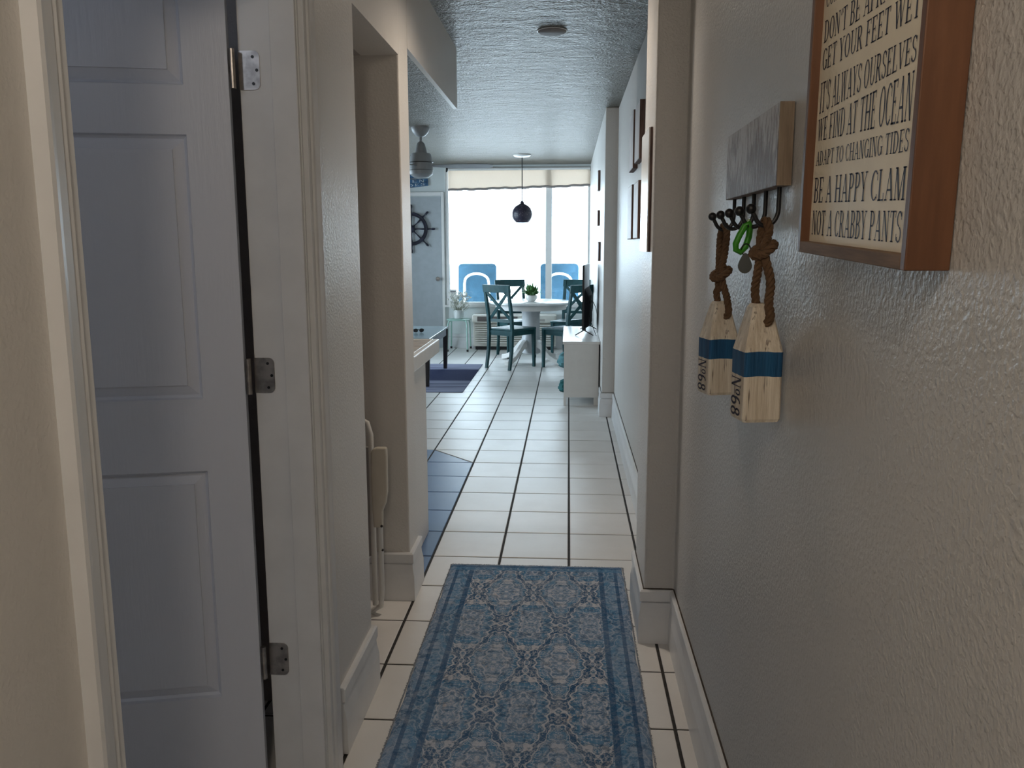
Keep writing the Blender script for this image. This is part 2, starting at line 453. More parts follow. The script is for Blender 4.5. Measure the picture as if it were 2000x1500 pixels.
k.add([(v[0], v[1]+.0015, v[2]) for v in vs], [(i+1, i, n+1+i, n+1+i+1) for i in range(n)])
obj('cloth', k, sh_m, sh, smooth=True)
obj('hem_bar', MB().tube([(x, -.004, zb) for x, zb in pts], .017, 8), simple('hem_grey_beige', (.30, .27, .26), .8), sh, smooth=True)
obj('roller', MB().tube([(-.955, .012, .262), (.97, .012, .262)], .021, 14), M['win_white'], sh, smooth=True)
for x in (-.972, .985): obj('bracket', MB().box(x-.012, x+.012, -.01, .04, .228, .292), M['black'], sh, bevel=.003)
obj('pull_cord', MB().tube([(-.985, 0, .25), (-.99, .0, -.3), (-.982, 0, -.75), (-.99, 0, -1.0), (-.978, 0, -.75), (-.98, 0, -.1), (-.97, 0, .24)], .0035, 6), simple('grey_cord', (.35, .36, .36), .7), sh)

ld = empty('door_2', (-2.16, WY-.0, 0), kind='structure')
M['door_grey'] = simple('grey_blue_door', (.42, .46, .49), .4, vary=.04)
obj('slab', MB().box(-.40, .405, -.012, .03, .01, 2.085), M['door_grey'], ld, bevel=.003)
obj('door_frame', MB().box(.41, .448, -.03, .02, 0, 2.145), M['win_white'], ld, bevel=.004)
obj('door_frame', MB().box(-.448, -.41, -.03, .02, 0, 2.145), M['win_white'], ld, bevel=.004)
obj('door_frame', MB().box(-.41, .41, -.03, .02, 2.095, 2.145), M['win_white'], ld, bevel=.004)
obj('door_knob', MB().lathe([(.026,-.012),(.026,-.02),(.011,-.024),(.011,-.045),(.027,-.052),(.031,-.066),(.022,-.080),(.002,-.083)], (.355, 0, .965), 18, 'y'), M['steel'], ld, smooth=True)

# ------------------------------------------------------------------ serif lettering built from strokes
def arc(cx, cy, rx, ry, a0, a1, tv, th, n=14):
    """elliptic stroke: tv = thickness where it runs vertically, th where it runs flat"""
    o_, i_ = [], []
    for q in range(n+1):
        a = math.radians(a0 + (a1-a0)*q/n); c, s_ = math.cos(a), math.sin(a)
        o_.append((cx+rx*c, cy+ry*s_)); i_.append((cx+(rx-tv)*c, cy+(ry-th)*s_))
    return [[o_[q], o_[q+1], i_[q+1], i_[q]] for q in range(n)]
def rect(x0, y0, x1, y1): return [[(x0,y0),(x1,y0),(x1,y1),(x0,y1)]]
def diag(x0, y0, x1, y1, t): return [[(x0-t/2,y0),(x0+t/2,y0),(x1+t/2,y1),(x1-t/2,y1)]]
K, H_, SF = .13, .05, .045     # stem, hairline, serif height
def stem(x, y0=0, y1=1, bot=True, top=True, w=K):
    p = rect(x-w/2, y0, x+w/2, y1)
    if bot: p += rect(x-w/2-.07, y0, x+w/2+.07, y0+SF)
    if top: p += rect(x-w/2-.07, y1-SF, x+w/2+.07, y1)
    return p
def foot(x, y): return rect(x-.12, y, x+.12, y+SF) if y < .5 else rect(x-.12, y-SF, x+.12, y)
G = {
 'A': (.72, lambda: diag(.1,0,.36,1,.05)+diag(.62,0,.36,1,K)+rect(.18,.3,.52,.36)+foot(.1,0)+foot(.61,0)),
 'B': (.62, lambda: stem(.14)+arc(.30,.755,.25,.245,-90,90,K,H_)+arc(.30,.265,.29,.265,-90,90,K,H_)+rect(.14,.95,.3,1)+rect(.14,.49,.32,.54)+rect(.14,0,.3,.05)),
 'C': (.64, lambda: arc(.36,.5,.34,.5,50,310,K,H_)+rect(.56,.66,.605,.9)+rect(.56,.1,.605,.22)),
 'D': (.70, lambda: stem(.14)+arc(.28,.5,.38,.5,-90,90,K,H_)+rect(.14,.95,.3,1)+rect(.14,0,.3,.05)),
 'E': (.60, lambda: stem(.14)+rect(.14,.95,.52,1)+rect(.14,0,.54,.05)+rect(.14,.48,.40,.53)+rect(.48,.8,.53,1)+rect(.50,0,.55,.22)+rect(.37,.4,.41,.61)),
 'F': (.56, lambda: stem(.14)+rect(.14,.95,.52,1)+rect(.14,.48,.40,.53)+rect(.48,.78,.53,1)+rect(.37,.4,.41,.61)),
 'G': (.70, lambda: arc(.36,.5,.34,.5,50,320,K,H_)+rect(.53,.05,.53+K,.42)+rect(.46,.40,.73,.445)+rect(.57,.68,.615,.9)),
 'H': (.76, lambda: stem(.15)+stem(.61)+rect(.15,.48,.61,.53)),
 'I': (.30, lambda: stem(.15)),
 'L': (.56, lambda: stem(.14)+rect(.14,0,.52,.05)+rect(.48,0,.53,.25)),
 'M': (.88, lambda: stem(.12,w=.06)+stem(.76)+diag(.44,0,.16,1,K)+diag(.44,0,.72,1,.06)),
 'N': (.74, lambda: stem(.13,w=.06)+stem(.61,bot=False,w=.06)+diag(.60,0,.16,1,K)),
 'O': (.72, lambda: arc(.36,.5,.34,.5,0,360,K,H_,24)),
 'P': (.58, lambda: stem(.14)+arc(.28,.73,.27,.27,-90,90,K,H_)+rect(.14,.95,.3,1)+rect(.14,.46,.3,.51)),
 'R': (.68, lambda: stem(.14)+arc(.28,.74,.26,.26,-90,90,K,H_)+rect(.14,.95,.3,1)+rect(.14,.48,.3,.53)+diag(.58,0,.32,.5,K)+rect(.5,0,.68,SF)),
 'S': (.54, lambda: arc(.27,.745,.23,.255,20,270,.10,.06)+arc(.27,.255,.24,.255,-160,90,.10,.06)+rect(.44,.72,.485,.95)+rect(.03,.05,.075,.28)),
 'T': (.62, lambda: stem(.31,top=False)+rect(.03,.95,.59,1)+rect(.03,.78,.075,1)+rect(.545,.78,.59,1)),
 'U': (.72, lambda: stem(.14,.3,1,False)+stem(.60,.3,1,False,w=.06)+arc(.352,.32,.277,.32,180,360,.1,H_)),
 'V': (.70, lambda: diag(.35,0,.11,1,K)+diag(.35,0,.60,1,.05)+foot(.11,1)+foot(.60,1)),
 'W': (.98, lambda: diag(.30,0,.11,1,K)+diag(.30,0,.50,1,.05)+diag(.68,0,.49,1,K)+diag(.68,0,.87,1,.05)+foot(.11,1)+foot(.49,1)+foot(.87,1)),
 'Y': (.66, lambda: stem(.33,0,.48,top=False)+diag(.33,.42,.10,1,K)+diag(.33,.42,.56,1,.05)+foot(.1,1)+foot(.56,1)),
 "'": (.18, lambda: diag(.08,.72,.10,1,.09)),
 '!': (.26, lambda: diag(.13,.3,.13,1,.11)+rect(.07,0,.19,.13)),
 'o': (.40, lambda: arc(.20,.70,.19,.26,0,360,.10,.06,18)+rect(.05,.32,.35,.37)),
 '6': (.62, lambda: arc(.31,.29,.28,.29,0,360,.15,.10,20)+arc(.36,.5,.33,.5,75,185,.15,.10)),
 '8': (.62, lambda: arc(.31,.735,.24,.265,0,360,.14,.10,20)+arc(.31,.27,.28,.28,0,360,.15,.10,20)),
 ' ': (.26, lambda: []),
}
def text_mesh(txt, place, gap=.06):
    """place(a, b): a = 0..1 along the line, b = 0..1 cap height -> 3D point"""
    tot = sum(G[c][0]+gap for c in txt) - gap; x = 0; mb = MB()
    for c in txt:
        wd, fn = G[c]
        for poly in fn():
            q = [place((x+px)/tot, py) for px, py in poly]
            mb.add(q, [tuple(range(len(q)))])
        x += wd+gap
    return mb

# ------------------------------------------------------------------ framed sign on the right wall
def wood(name, c1, c2, rough=.5, axis=2, sc=7):
    t = NT(name); p = t.pos(); q = [p[i]*(1.2 if i == axis else 14) for i in range(3)]
    n = t.noise(t.comb(*q), sc, 4, .6); col = t.mix(t.ramp(n, .3, .7), c1, c2)
    t.bump(n, .0006); return t.out(col, rough)
M['sign_wood'] = wood('brown_sign_wood', (.115, .046, .020), (.17, .072, .032), .5, axis=1, sc=3)
M['sign_wood_h'] = wood('brown_sign_wood_across', (.17, .105, .065), (.25, .16, .10), .75, axis=0)
M['cream'] = simple('cream_sign_board', (.92, .82, .64), .55, vary=.03)
M['ink'] = simple('navy_ink', (.030, .030, .060), .6, vary=.2)
ta = math.radians(2.3)
sign = empty('framed_sign', label='wood framed cream sign with beach advice in navy capitals on right wall', cat='wall sign')
# local axes: x = along wall towards camera, y = up, z = out of the wall
mm = Matrix(((0, 0, -1), (-math.cos(ta), -math.sin(ta), 0), (-math.sin(ta), math.cos(ta), 0))).to_4x4()
mm.translation = (.386, 1.305, 1.410); sign.matrix_world = mm
SW, SHT, SD, FW = .413, .44, .045, .013
obj('frame_side', MB().box(0, FW, 0, SHT, 0, SD), M['sign_wood'], sign, bevel=.0012)
obj('frame_side', MB().box(SW-FW, SW, 0, SHT, 0, SD), M['sign_wood'], sign, bevel=.0012)
obj('frame_bottom', MB().box(FW, SW-FW, 0, .016, 0, SD), M['sign_wood_h'], sign, bevel=.0012)
obj('frame_top', MB().box(FW, SW-FW, SHT-.016, SHT, 0, SD), M['sign_wood_h'], sign, bevel=.0012)
board = obj('board', MB().box(FW, SW-FW, .016, SHT-.016, .0, .032), M['cream'], sign)
LN = [('NOT A CRABBY PANTS', .026, .060, .026, .060), ('BE A HAPPY CLAM', .071, .106, .071, .106),
      ('ADAPT TO CHANGING TIDES', .123, .142, .121, .145), ('WE FIND AT THE OCEAN', .157, .186, .152, .202),
      ("IT'S ALWAYS OURSELVES", .194, .236, .211, .237), ('GET YOUR FEET WET', .252, .281, .254, .283),
      ("DON'T BE AFRAID TO", .289, .318, .291, .320), ('COME OUT OF YOUR SHELL', .335, .358, .335, .358)]
for tx, a0, a1, b0, b1 in LN:
    s0, s1 = .024, .363
    obj('lettering', text_mesh(tx, lambda a, b: (s0+(s1-s0)*a, (a0+(b0-a0)*a)*(1-b)+(a1+(b1-a1)*a)*b, .0324)), M['ink'], board)

# ------------------------------------------------------------------ hook board, five hooks
def distressed():
    t = NT('whitewashed_plank'); x, y, z = t.pos()
    st = t.noise(t.comb(x*30, y*55, z*9), 2.2, 5, .7); pt = t.noise(t.comb(x, y, z), 9, 3)
    f = t.ramp(st + pt*.45 - z*1.3, .52, .70)
    col = t.mix(f*.85, (.56, .53, .51), (.15, .095, .075)); t.bump(st, .003)
    return t.out(col, .55, 0, .35)
M['plank'] = distressed()
M['plank_end'] = wood('raw_plank_end', (.20, .145, .10), (.32, .25, .18), .7, axis=2)
hb = empty('hook_board', (.387, 1.535, 1.52), label='whitewashed plank coat rack with five black hooks beside the framed sign', cat='hook rack')
obj('plank', MB().box(-.027, -.002, .003, .485, .002, .143), M['plank'], hb, bevel=.002)
obj('plank_end', MB().box(-.0265, -.002, 0, .003, .002, .143), M['plank_end'], hb)
HY = [.04, .145, .25, .35, .455]
for y in HY:
    h = empty('hook', (0, y, 0)); h.parent = hb
    pts = [(-.012, 0, .004), (-.012, 0, -.025)]
    for q in range(13):
        a = PI*q/12*.86
        pts.append((-.034+.022*math.cos(a), 0, -.036-.030*math.sin(a)))
    pts += [(-.060, 0, -.038)]
    obj('rod', MB().tube(pts, .0042, 10), M['black'], h, smooth=True)
    obj('tip', MB().ball((-.0605, 0, -.036), .0095, 12), M['black'], h, smooth=True)

# ------------------------------------------------------------------ wooden buoys on ropes
def buoy_mat():
    t = NT('weathered_buoy_paint'); x, y, z = t.pos()
    gr = t.noise(t.comb(x*40, y*40, z*2.2), 2.0, 4, .65); cr = t.noise(t.comb(x*70, y*70, z*5), 1.3, 3, .8)
    base = t.mix(t.ramp(gr, .3, .7), (.62, .53, .41), (.85, .77, .65))
    base = t.mix(t.ramp(cr, .60, .68)*.85, base, (.10, .06, .035))
    blue = t.mix(t.ramp(gr, .3, .75), (.004, .06, .16), (.012, .11, .26))
    wob = (t.noise(t.comb(x, y, z*0.0+.3), 40, 1)-.5)*.004
    band = (z+wob).gt(.083)*(z+wob).lt(.127)
    col = t.mix(band, base, blue); t.bump(gr+cr, .0018)
    return t.out(col, .55)
M['buoy'] = buoy_mat()
def rope_mat():
    t = NT('brown_rope'); c = t.coord(); n = t.noise(c, 160, 3, .7)
    return t.out(t.mix(n, (.07, .035, .016), (.20, .115, .06)), .85)
M['rope'] = rope_mat()
def rope(mb, pts, R, pitch=.030, n=6):
    # resample
    P = [Vector(p) for p in pts]; L = [0]
    for a, b in zip(P, P[1:]): L.append(L[-1]+(b-a).length)
    steps = max(16, int(L[-1]/.0035)); q = []
    for i in range(steps+1):
        s_ = L[-1]*i/steps; j = max(0, min(len(P)-2, next((k_ for k_ in range(len(L)-1) if L[k_+1] >= s_), len(P)-2)))
        u = (s_-L[j])/max(1e-9, L[j+1]-L[j])
        p0, p1, p2, p3 = P[max(0, j-1)], P[j], P[j+1], P[min(len(P)-1, j+2)]
        q.append(.5*((2*p1)+(p2-p0)*u+(2*p0-5*p1+4*p2-p3)*u*u+(3*p1-p0-3*p2+p3)*u**3))
    ref = Vector((.3, .9, .2))
    for st in range(3):
        line = []
        for i, p in enumerate(q):
            d = (q[min(i+1, steps)]-q[max(i-1, 0)]).normalized(); a_ = (ref-d*ref.dot(d)).normalized(); b_ = d.cross(a_)
            an = 2*PI*(L[-1]*i/steps/pitch+st/3)
            line.append(p+(a_*math.cos(an)+b_*math.sin(an))*R*.5)
        mb.tube(line, R*.56, n)
    return mb
def make_buoy(loc, rz, hook, label, knot_z, lean):
    b = empty('buoy', loc, rz, label, 'buoy', 'hanging wooden buoys')
    s = .035; c = .004
    def ring(hs, z, tw=0): 
        o_ = []
        for i, j in ((-1,-1),(1,-1),(1,1),(-1,1)):
            o_ += [(i*hs, j*hs-j*c if (i*j > 0) else j*hs, z), ] if False else []
        hc = hs-c
        return [(-hc,-hs,z),(hc,-hs,z),(hs,-hc,z),(hs,hc,z),(hc,hs,z),(-hc,hs,z),(-hs,hc,z),(-hs,-hc,z)]
    k = MB().loft([ring(s*.93, 0), ring(s, .006), ring(s*.99, .06), ring(s*1.0, .126), ring(.0175, .205), ring(.0135, .211)])
    obj('body', k, M['buoy'], b)
    # number painted on the face that looks into the hall, reading downwards
    obj('lettering', text_mesh('No68', lambda a, v: (-s-.0009, .027-.046*v, .080-.074*a), .05), M['ink'], b)
    inv = (Matrix.Translation(loc) @ Matrix.Rotation(rz, 4, 'Z')).inverted()
    h = inv @ Vector(hook); r = MB(); kz = knot_z-loc[2]
    kx, ky = lean
    rope(r, [(h.x-.004, h.y+.012, h.z-.03), (h.x-.002, h.y+.009, h.z-.004), (h.x, h.y, h.z+.008), (h.x+.003, h.y-.009, h.z-.006), (h.x+.001, h.y-.008, (h.z+kz)/2), (kx, ky-.006, kz), (kx+.006, -.020, kz-.05), (.006, -.026, .215), (.008, -.031, .190), (.006, -.022, .176)], .0082)
    rope(r, [(h.x-.004, h.y+.012, h.z-.028), (h.x-.006, h.y+.008, (h.z+kz)/2), (kx-.002, ky+.006, kz), (-.006, .0, kz-.035), (-.008, .004, .235), (-.004, .002, .20)], .0078)
    rope(r, [(kx-.014, ky+.004, kz+.002), (kx-.010, ky-.016, kz-.006), (kx+.010, ky-.018, kz+.008), (kx+.018, ky, kz+.014), (kx+.006, ky+.016, kz+.010), (kx-.012, ky+.012, kz+.0), (kx-.016, ky-.004, kz-.008), (kx-.004, ky-.02, kz-.002)], .0084)
    obj('rope', r, M['rope'], b, smooth=True)
    return b
def at_buoy(cx, cy, z0, th): return (cx, cy, z0), th
make_buoy((.3415, 1.541, 1.106), math.radians(9), (.3535, 1.575, 1.456), 'nearer white wooden buoy with blue band, hanging under the framed sign end of the rack', 1.408, (.004, .006))
make_buoy((.344, 1.952, 1.083), math.radians(13), (.3535, 1.99, 1.456), 'farther white wooden buoy with blue band, half hidden behind the nearer buoy', 1.352, (.002, .008))

# ------------------------------------------------------------------ keys: green clip, ring, grey tag
kl = empty('key_fob', (.344, 1.68, 1.458), label='green clip with grey teardrop tag hanging on the second hook', cat='key fob')
M['green'] = simple('bright_green_rubber', (.045, .30, .015), .4)
loop = [(0, 0, .006), (.004, .002, -.004), (.003, .003, -.022), (-.003, .002, -.042), (-.013, 0, -.052), (-.022, -.002, -.047), (-.023, -.003, -.036), (-.016, -.003, -.019), (-.006, -.002, -.002)]
obj('clip', MB().tube(loop, .0062, 10, closed=True), M['green'], kl, smooth=True)
obj('ring', MB().tube([(-.003+.0085*math.cos(a), -.004, -.047+.011*math.sin(a)) for a in [2*PI*i/24 for i in range(24)]], .0013, 6, closed=True), M['black'], kl)
tg = []
for i in range(28):
    a = 2*PI*i/28; rr = .0135 + (.010 if math.sin(a) > 0 else .0)*max(0, math.sin(a))**2
    wq = .0135*(1-.38*max(0, math.sin(a))); tg.append((wq*math.cos(a), .0155*math.sin(a)+(.008*max(0, math.sin(a)))))
obj('tag', MB().loft([[(x-.004, -.006, z-.077) for x, z in tg], [(x-.004, -.003, z-.077) for x, z in tg]]), simple('dark_grey_tag', (.10, .11, .105), .45), kl)

# ------------------------------------------------------------------ pictures along the right wall
M['canvas_face'] = simple('pale_canvas', (.74, .72, .74), .5, vary=.08, nscale=9)
M['canvas_side'] = wood('dark_canvas_edge', (.06, .035, .03), (.20, .12, .10), .7)
def canvas(y0, y1, z0, z1, label, x_wall=XR, d=.027):
    p = empty('picture', (x_wall, y0, z0), label=label, cat='picture', group='canvas pictures on the right wall')
    obj('box_frame', MB().box(-d, 0, 0, y1-y0, 0, z1-z0), M['canvas_side'], p, bevel=.001)
    obj('face', MB().box(-d-.0015, -d, .004, y1-y0-.004, .004, z1-z0-.004), M['canvas_face'], p)
canvas(4.55, 4.85, 1.863, 2.16, 'upper nearer square canvas picture with dark brown edge on right wall')
canvas(4.98, 5.29, 1.852, 2.175, 'upper farther square canvas picture with dark edge on right wall')
canvas(4.55, 4.85, 1.455, 1.755, 'lower nearer square canvas picture with reddish brown edge on right wall')
canvas(5.01, 5.32, 1.455, 1.765, 'lower farther square canvas picture with dark edge on right wall')
nb = empty('narrow_board', (.28, 2.968, 1.397), label='tall narrow white board hung on the side of the wall post', cat='wall board')
obj('board_back', MB().box(-.008, 0, 0, .28, 0, .416), M['canvas_side'], nb)
obj('board_face', MB().box(-.013, -.008, .003, .28, 0, .416), M['white_lacquer'], nb, bevel=.001)
for i, (y0, z0, z1, lab) in enumerate(((8.0, 1.92, 2.10, 'small high frame seen edge-on on the wall beyond the corner'), (8.0, 1.60, 1.74, 'small middle frame seen edge-on on the wall beyond the corner'), (7.7, 1.28, 1.45, 'small low dark frame seen edge-on on the wall beyond the corner'))):
    f_ = empty('small_frame', (.285, y0, z0), label=lab, cat='picture')
    obj('frame', MB().box(-.02, 0, 0, .16, 0, z1-z0), M['canvas_side'], f_, bevel=.001)
    obj('face', MB().box(-.0215, -.02, .012, .148, .012, z1-z0-.012), M['canvas_face'], f_)

# ------------------------------------------------------------------ hall runner
def rug_mat():
    t = NT('faded_blue_oriental_rug'); x, y, z = t.pos()
    warp = t.noise(t.comb(x, y, 0), 7, 3); u = x + (warp-.5)*.018; v = y + (t.noise(t.comb(x, y, 3.0), 6, 3)-.5)*.022
    pu, pv = .226, .60
    fu = (u*(2*PI/pu)).cos(); fv = (v*(2*PI/pv)).cos()
    f = fu + fv
    f = f + (u*(4*PI/pu)).cos()*(v*(4*PI/pv)).cos()*.28 + (u*(12*PI/pu)).cos()*.10 + (v*(24*PI/pv)).cos()*.10
    g = f.abs()
    a = ((u/pu).fract()-.5).abs(); b = ((v/pv).fract()-.5).abs()
    # mirrored noise gives the scrolling, left-right symmetric ornament
    o1 = t.noise(t.comb(a*pu*40, b*pv*40, 1.7), 1.45, 3, .55); o2 = t.noise(t.comb(a*pu*90, b*pv*90, 5.1), 1.3, 2, .5)
    wear = t.noise(t.comb(x*3, y*3, 0), 3.2, 5, .65); fine = t.noise(t.comb(x*60, y*160, 0), 4, 3, .7)
    navy, mid, grey, cream, peach = (.020, .105, .245), (.090, .285, .520), (.27, .39, .57), (.82, .83, .86), (.74, .60, .50)
    col = t.mix(t.ramp(g, .15, .75), navy, mid)
    col = t.mix(t.ramp(g, .75, 1.25)*.9, col, grey)
    line = (1 - t.ramp((g-.30).abs(), .03, .10)); col = t.mix(line*.85, col, cream)
    ring = (1 - t.ramp((g-1.30).abs(), .03, .12)); col = t.mix(ring*.6, col, navy)
    ring2 = (1 - t.ramp((g-1.52).abs(), .02, .10)); col = t.mix(ring2*.7, col, cream)
    scroll = 1 - t.ramp((o1-.5).abs(), .012, .045); col = t.mix(scroll*.62, col, cream)
    blot = t.ramp(o1, .58, .66); col = t.mix(blot*.55, col, navy)
    dots = t.ramp(o2, .60, .68); col = t.mix(dots*.5, col, cream)
    pe = t.ramp(wear, .56, .70); col = t.mix(pe*t.ramp(o2, .45, .6)*.75, col, peach)
    # borders
    e = x.abs()
    def band(c0, lo, hi, amt=1.0):
        mk = e.gt(lo)*e.lt(hi); return t.mix(mk*amt, c0, band.c)
    band.c = navy; col = band(col, .272, .292, .85)
    band.c = mid; col = band(col, .292, .338, .5)
    band.c = navy; col = band(col, .338, .352, .9)
    band.c = grey; col = band(col, .352, .40, .6)
    endd = y.abs()
    col = t.mix(endd.gt(1.13)*.65, col, mid); col = t.mix(endd.gt(1.165)*.7, col, navy); col = t.mix(endd.gt(1.182)*.8, col, grey)
    speck = t.ramp(fine, .5, .72); col = t.mix(speck*.42, col, (.50, .56, .64)); col = t.mix(t.ramp(fine, .5, .3)*.40, col, (.02, .05, .09))
    fade = t.ramp(t.noise(t.comb(x, y, 9.0), 3.5, 3), .35, .75); col = t.mix(fade*.30, col, (.28, .38, .52)); worn = t.ramp(t.noise(t.comb(x, y*1.5, 4.0), 14, 5, .75), .50, .66); col = t.mix(worn*.40, col, (.46, .50, .58)); worn2 = t.ramp(t.noise(t.comb(x, y, 7.0), 26, 5, .75), .52, .62); col = t.mix(worn2*.6, col, (.025, .095, .20))
    t.bump(fine + t.noise(t.comb(x, y, 0), 420, 2)*.6, .0022)
    return t.out(col, .95, 0, .1)
nx, ny = 76, 240; Lr, Wr = 2.40, .762; vs = []; 
def rz_(x, y):
    q = .0075 + .0012*math.sin(y*5+x*3)
    q += .006*math.exp(-((y-.66)/.022)**2)*max(0, -x/.38) + .005*math.exp(-((y-.80)/.02)**2)*max(0, -x/.38)*.7
    return q
for j in range(ny+1):
    for i in range(nx+1):
        x = -Wr/2 + Wr*i/nx; y = -Lr/2 + Lr*j/ny
        ex = .0025*math.sin(y*9+1)+.0015*math.sin(y*31) if i in (0, nx) else 0
        ey = .003*math.sin(x*41)+.002*math.sin(x*97) if j in (0, ny) else 0
        dz = -.006 if i in (0, nx) or j in (0, ny) else 0
        vs.append((x+ex, y+ey, max(.001, rz_(x, y)+dz)))
k = MB().add(vs, [(j*(nx+1)+i, j*(nx+1)+i+1, (j+1)*(nx+1)+i+1, (j+1)*(nx+1)+i) for j in range(ny) for i in range(nx)])
rug = empty('runner_rug', (-.133, 2.40, 0), label='faded blue oriental runner rug on the hallway tiles', cat='rug')
rug_m = rug_mat()
obj('pile', k, rug_m, rug, smooth=True)
fr = MB()
for i in range(260):
    x = -Wr/2 + Wr*i/259; l = random.uniform(.004, .012); dx = random.uniform(-.003, .003)
    fr.beam((x, Lr/2-.002, .004), (x+dx, Lr/2+l, .002), .0022, .0022)
for i in range(420):
    y = -Lr/2 + Lr*i/419; l = random.uniform(.003, .007)
    for sg in (-1, 1): fr.beam((sg*Wr/2, y, .004), (sg*(Wr/2+l), y+random.uniform(-.002, .002), .0015), .002, .002)
fo = obj('fringe', fr, simple('pale_grey_fringe', (.34, .37, .42), .95), rug); fo['kind'] = 'stuff'

# ------------------------------------------------------------------ folded chair in the niche
fc = empty('folding_chair', (-.74, 3.08, 0), label='folded white tubular chair with cream arm standing in the wall niche', cat='folding chair')
tubm = M['white_plastic']
obj('frame_tube', MB().tube([(-.30, .02, .03), (-.30, .03, .70), (-.27, .035, .755), (-.06, .035, .772), (-.022, .03, .755), (-.008, .025, .71), (-.006, .01, .03)], .0105, 12), tubm, fc, smooth=True)
obj('frame_tube', MB().tube([(-.27, .055, .20), (-.045, .055, .20), (-.02, .05, .235), (-.014, .05, .56), (-.04, .05, .60), (-.25, .05, .60)], .009, 10), tubm, fc, smooth=True)
arm = [(.004,.655),(.012,.668),(.026,.672),(.062,.672),(.064,.64),(.062,.50),(.055,.455),(.042,.425),(.040,.36),(.006,.36),(.003,.45),(.001,.56)]
obj('arm_rest', MB().loft([[(x, -.035, z) for x, z in arm], [(x, -.005, z) for x, z in arm]]), M['cream_plastic'], fc, bevel=.006, bseg=3)
obj('leg_tube', MB().tube([(.028, -.018, .40), (.028, -.014, .09), (.020, -.010, .035), (-.02, -.004, .010), (-.26, -.004, .010)], .0105, 12), tubm, fc, smooth=True)
obj('seat_sling', MB().box(-.285, -.02, .030, .042, .22, .66), simple('grey_sling', (.34, .33, .33), .8), fc, bevel=.004)
obj('bolt', MB().lathe([(.005, -.038), (.004, -.031)], (.038, 0, .368), 10, 'y'), M['black'], fc)
obj('bolt', MB().lathe([(.004, -.032), (.004, -.026)], (.038, 0, .27), 10, 'y'), M['black'], fc)

# ------------------------------------------------------------------ kitchen half wall and tiled counter
kw = MB().box(-1.9, -.69, 3.405, 4.03, 0, .878)
struct('wall_counter', kw, M['wall_left'], bevel=.004)
ct = empty('bar_counter', (-.66, 3.405, .89), label='tiled bar counter top with white wooden edge beside the pillar', cat='counter')
M['ctile'] = simple('beige_counter_tile', (.50, .43, .36), .3, vary=.18, nscale=18)
obj('edge', MB().box(-.03, 0, 0, .885, -.01, .058), M['white_lacquer'], ct, bevel=.005)
obj('edge', MB().box(-1.2, -.03, .855, .885, -.01, .058), M['white_lacquer'], ct, bevel=.005)
obj('core', MB().box(-1.2, -.03, 0, .855, 0, .048), M['grout'], ct)
ctm = mesh('counter_tile', MB().loft([[(0,0,0),(.146,0,0),(.146,.138,0),(0,.138,0)], [(0,0,.006),(.146,0,.006),(.146,.138,.006),(0,.138,.006)], [(.002,.002,.008),(.144,.002,.008),(.144,.136,.008),(.002,.136,.008)]]), M['ctile'])
for i in range(4):
    for j in range(6):
        o = bpy.data.objects.new('counter_tile', ctm); COL.objects.link(o); o.parent = ct; o.location = (-.179-.149*i, .002+.142*j, .047)

# ------------------------------------------------------------------ living room furniture
# teal cross-back chair; local: back at y = -.21, seat faces +y
def make_chair():
    c = empty('dining_chair', cat='chair', group='teal cross-back dining chairs'); tm = M['teal']
    W, D = .40, .42
    seat = MB(); pr = [(-W/2+.02,-D/2),(W/2-.02,-D/2),(W/2+.015,D/2-.03),(W/2-.02,D/2+.01),(-W/2+.02,D/2+.01),(-W/2-.015,D/2-.03)]
    seat.prism(pr, .442, .464)
    obj('seat', seat, tm, c, bevel=.007, bseg=3)
    for sx in (-1, 1):
        obj('apron', MB().box(sx*(W/2-.03)-.01, sx*(W/2-.03)+.01, -D/2+.03, D/2-.03, .385, .442), tm, c)
        obj('leg', MB().beam((sx*(W/2-.025), D/2-.03, .442), (sx*(W/2-.022), D/2-.025, 0), .040, .040, (1,0,0), .030, .030), tm, c, bevel=.003)
        x = sx*(W/2-.022)
        post = MB(); secs = [(0, -D/2-.05, .030), (.22, -D/2-.012, .034), (.44, -D/2, .038), (.62, -D/2-.012, .036), (.955, -D/2-.075, .030)]
        post.loft([[(x-.017, y-h/2, z), (x+.017, y-h/2, z), (x+.017, y+h/2, z), (x-.017, y+h/2, z)] for z, y, h in secs])
        obj('back_leg', post, tm, c, bevel=.003)
    obj('apron', MB().box(-W/2+.04, W/2-.04, D/2-.04, D/2-.02, .385, .442), tm, c)
    obj('apron', MB().box(-W/2+.04, W/2-.04, -D/2-.005, -D/2+.015, .385, .442), tm, c)
    def yb(z): return -D/2-.012-(z-.62)/.335*.063
    tr = MB(); n = 8
    rings = []
    for i in range(n+1):
        xx = -W/2-.006 + (W+.012)*i/n; bow = -.012*(1-(2*i/n-1)**2)
        rings.append([(xx, yb(.885)+bow-.012, .878), (xx, yb(.885)+bow+.012, .878), (xx, yb(.96)+bow+.012, .966), (xx, yb(.96)+bow-.012, .966)])
    obj('top_rail', tr.loft(rings), tm, c, bevel=.004)
    obj('lower_rail', MB().beam((-W/2+.03, yb(.555), .555), (W/2-.03, yb(.555), .555), .034, .018, (0,0,1)), tm, c)
    for sg in (-1, 1):
        obj('cross_slat', MB().beam((-sg*(W/2-.035), yb(.56)+.002*sg, .565), (sg*(W/2-.035), yb(.885)+.002*sg, .885), .034, .014, (1,0,0)), tm, c)
    return c
chair = make_chair()
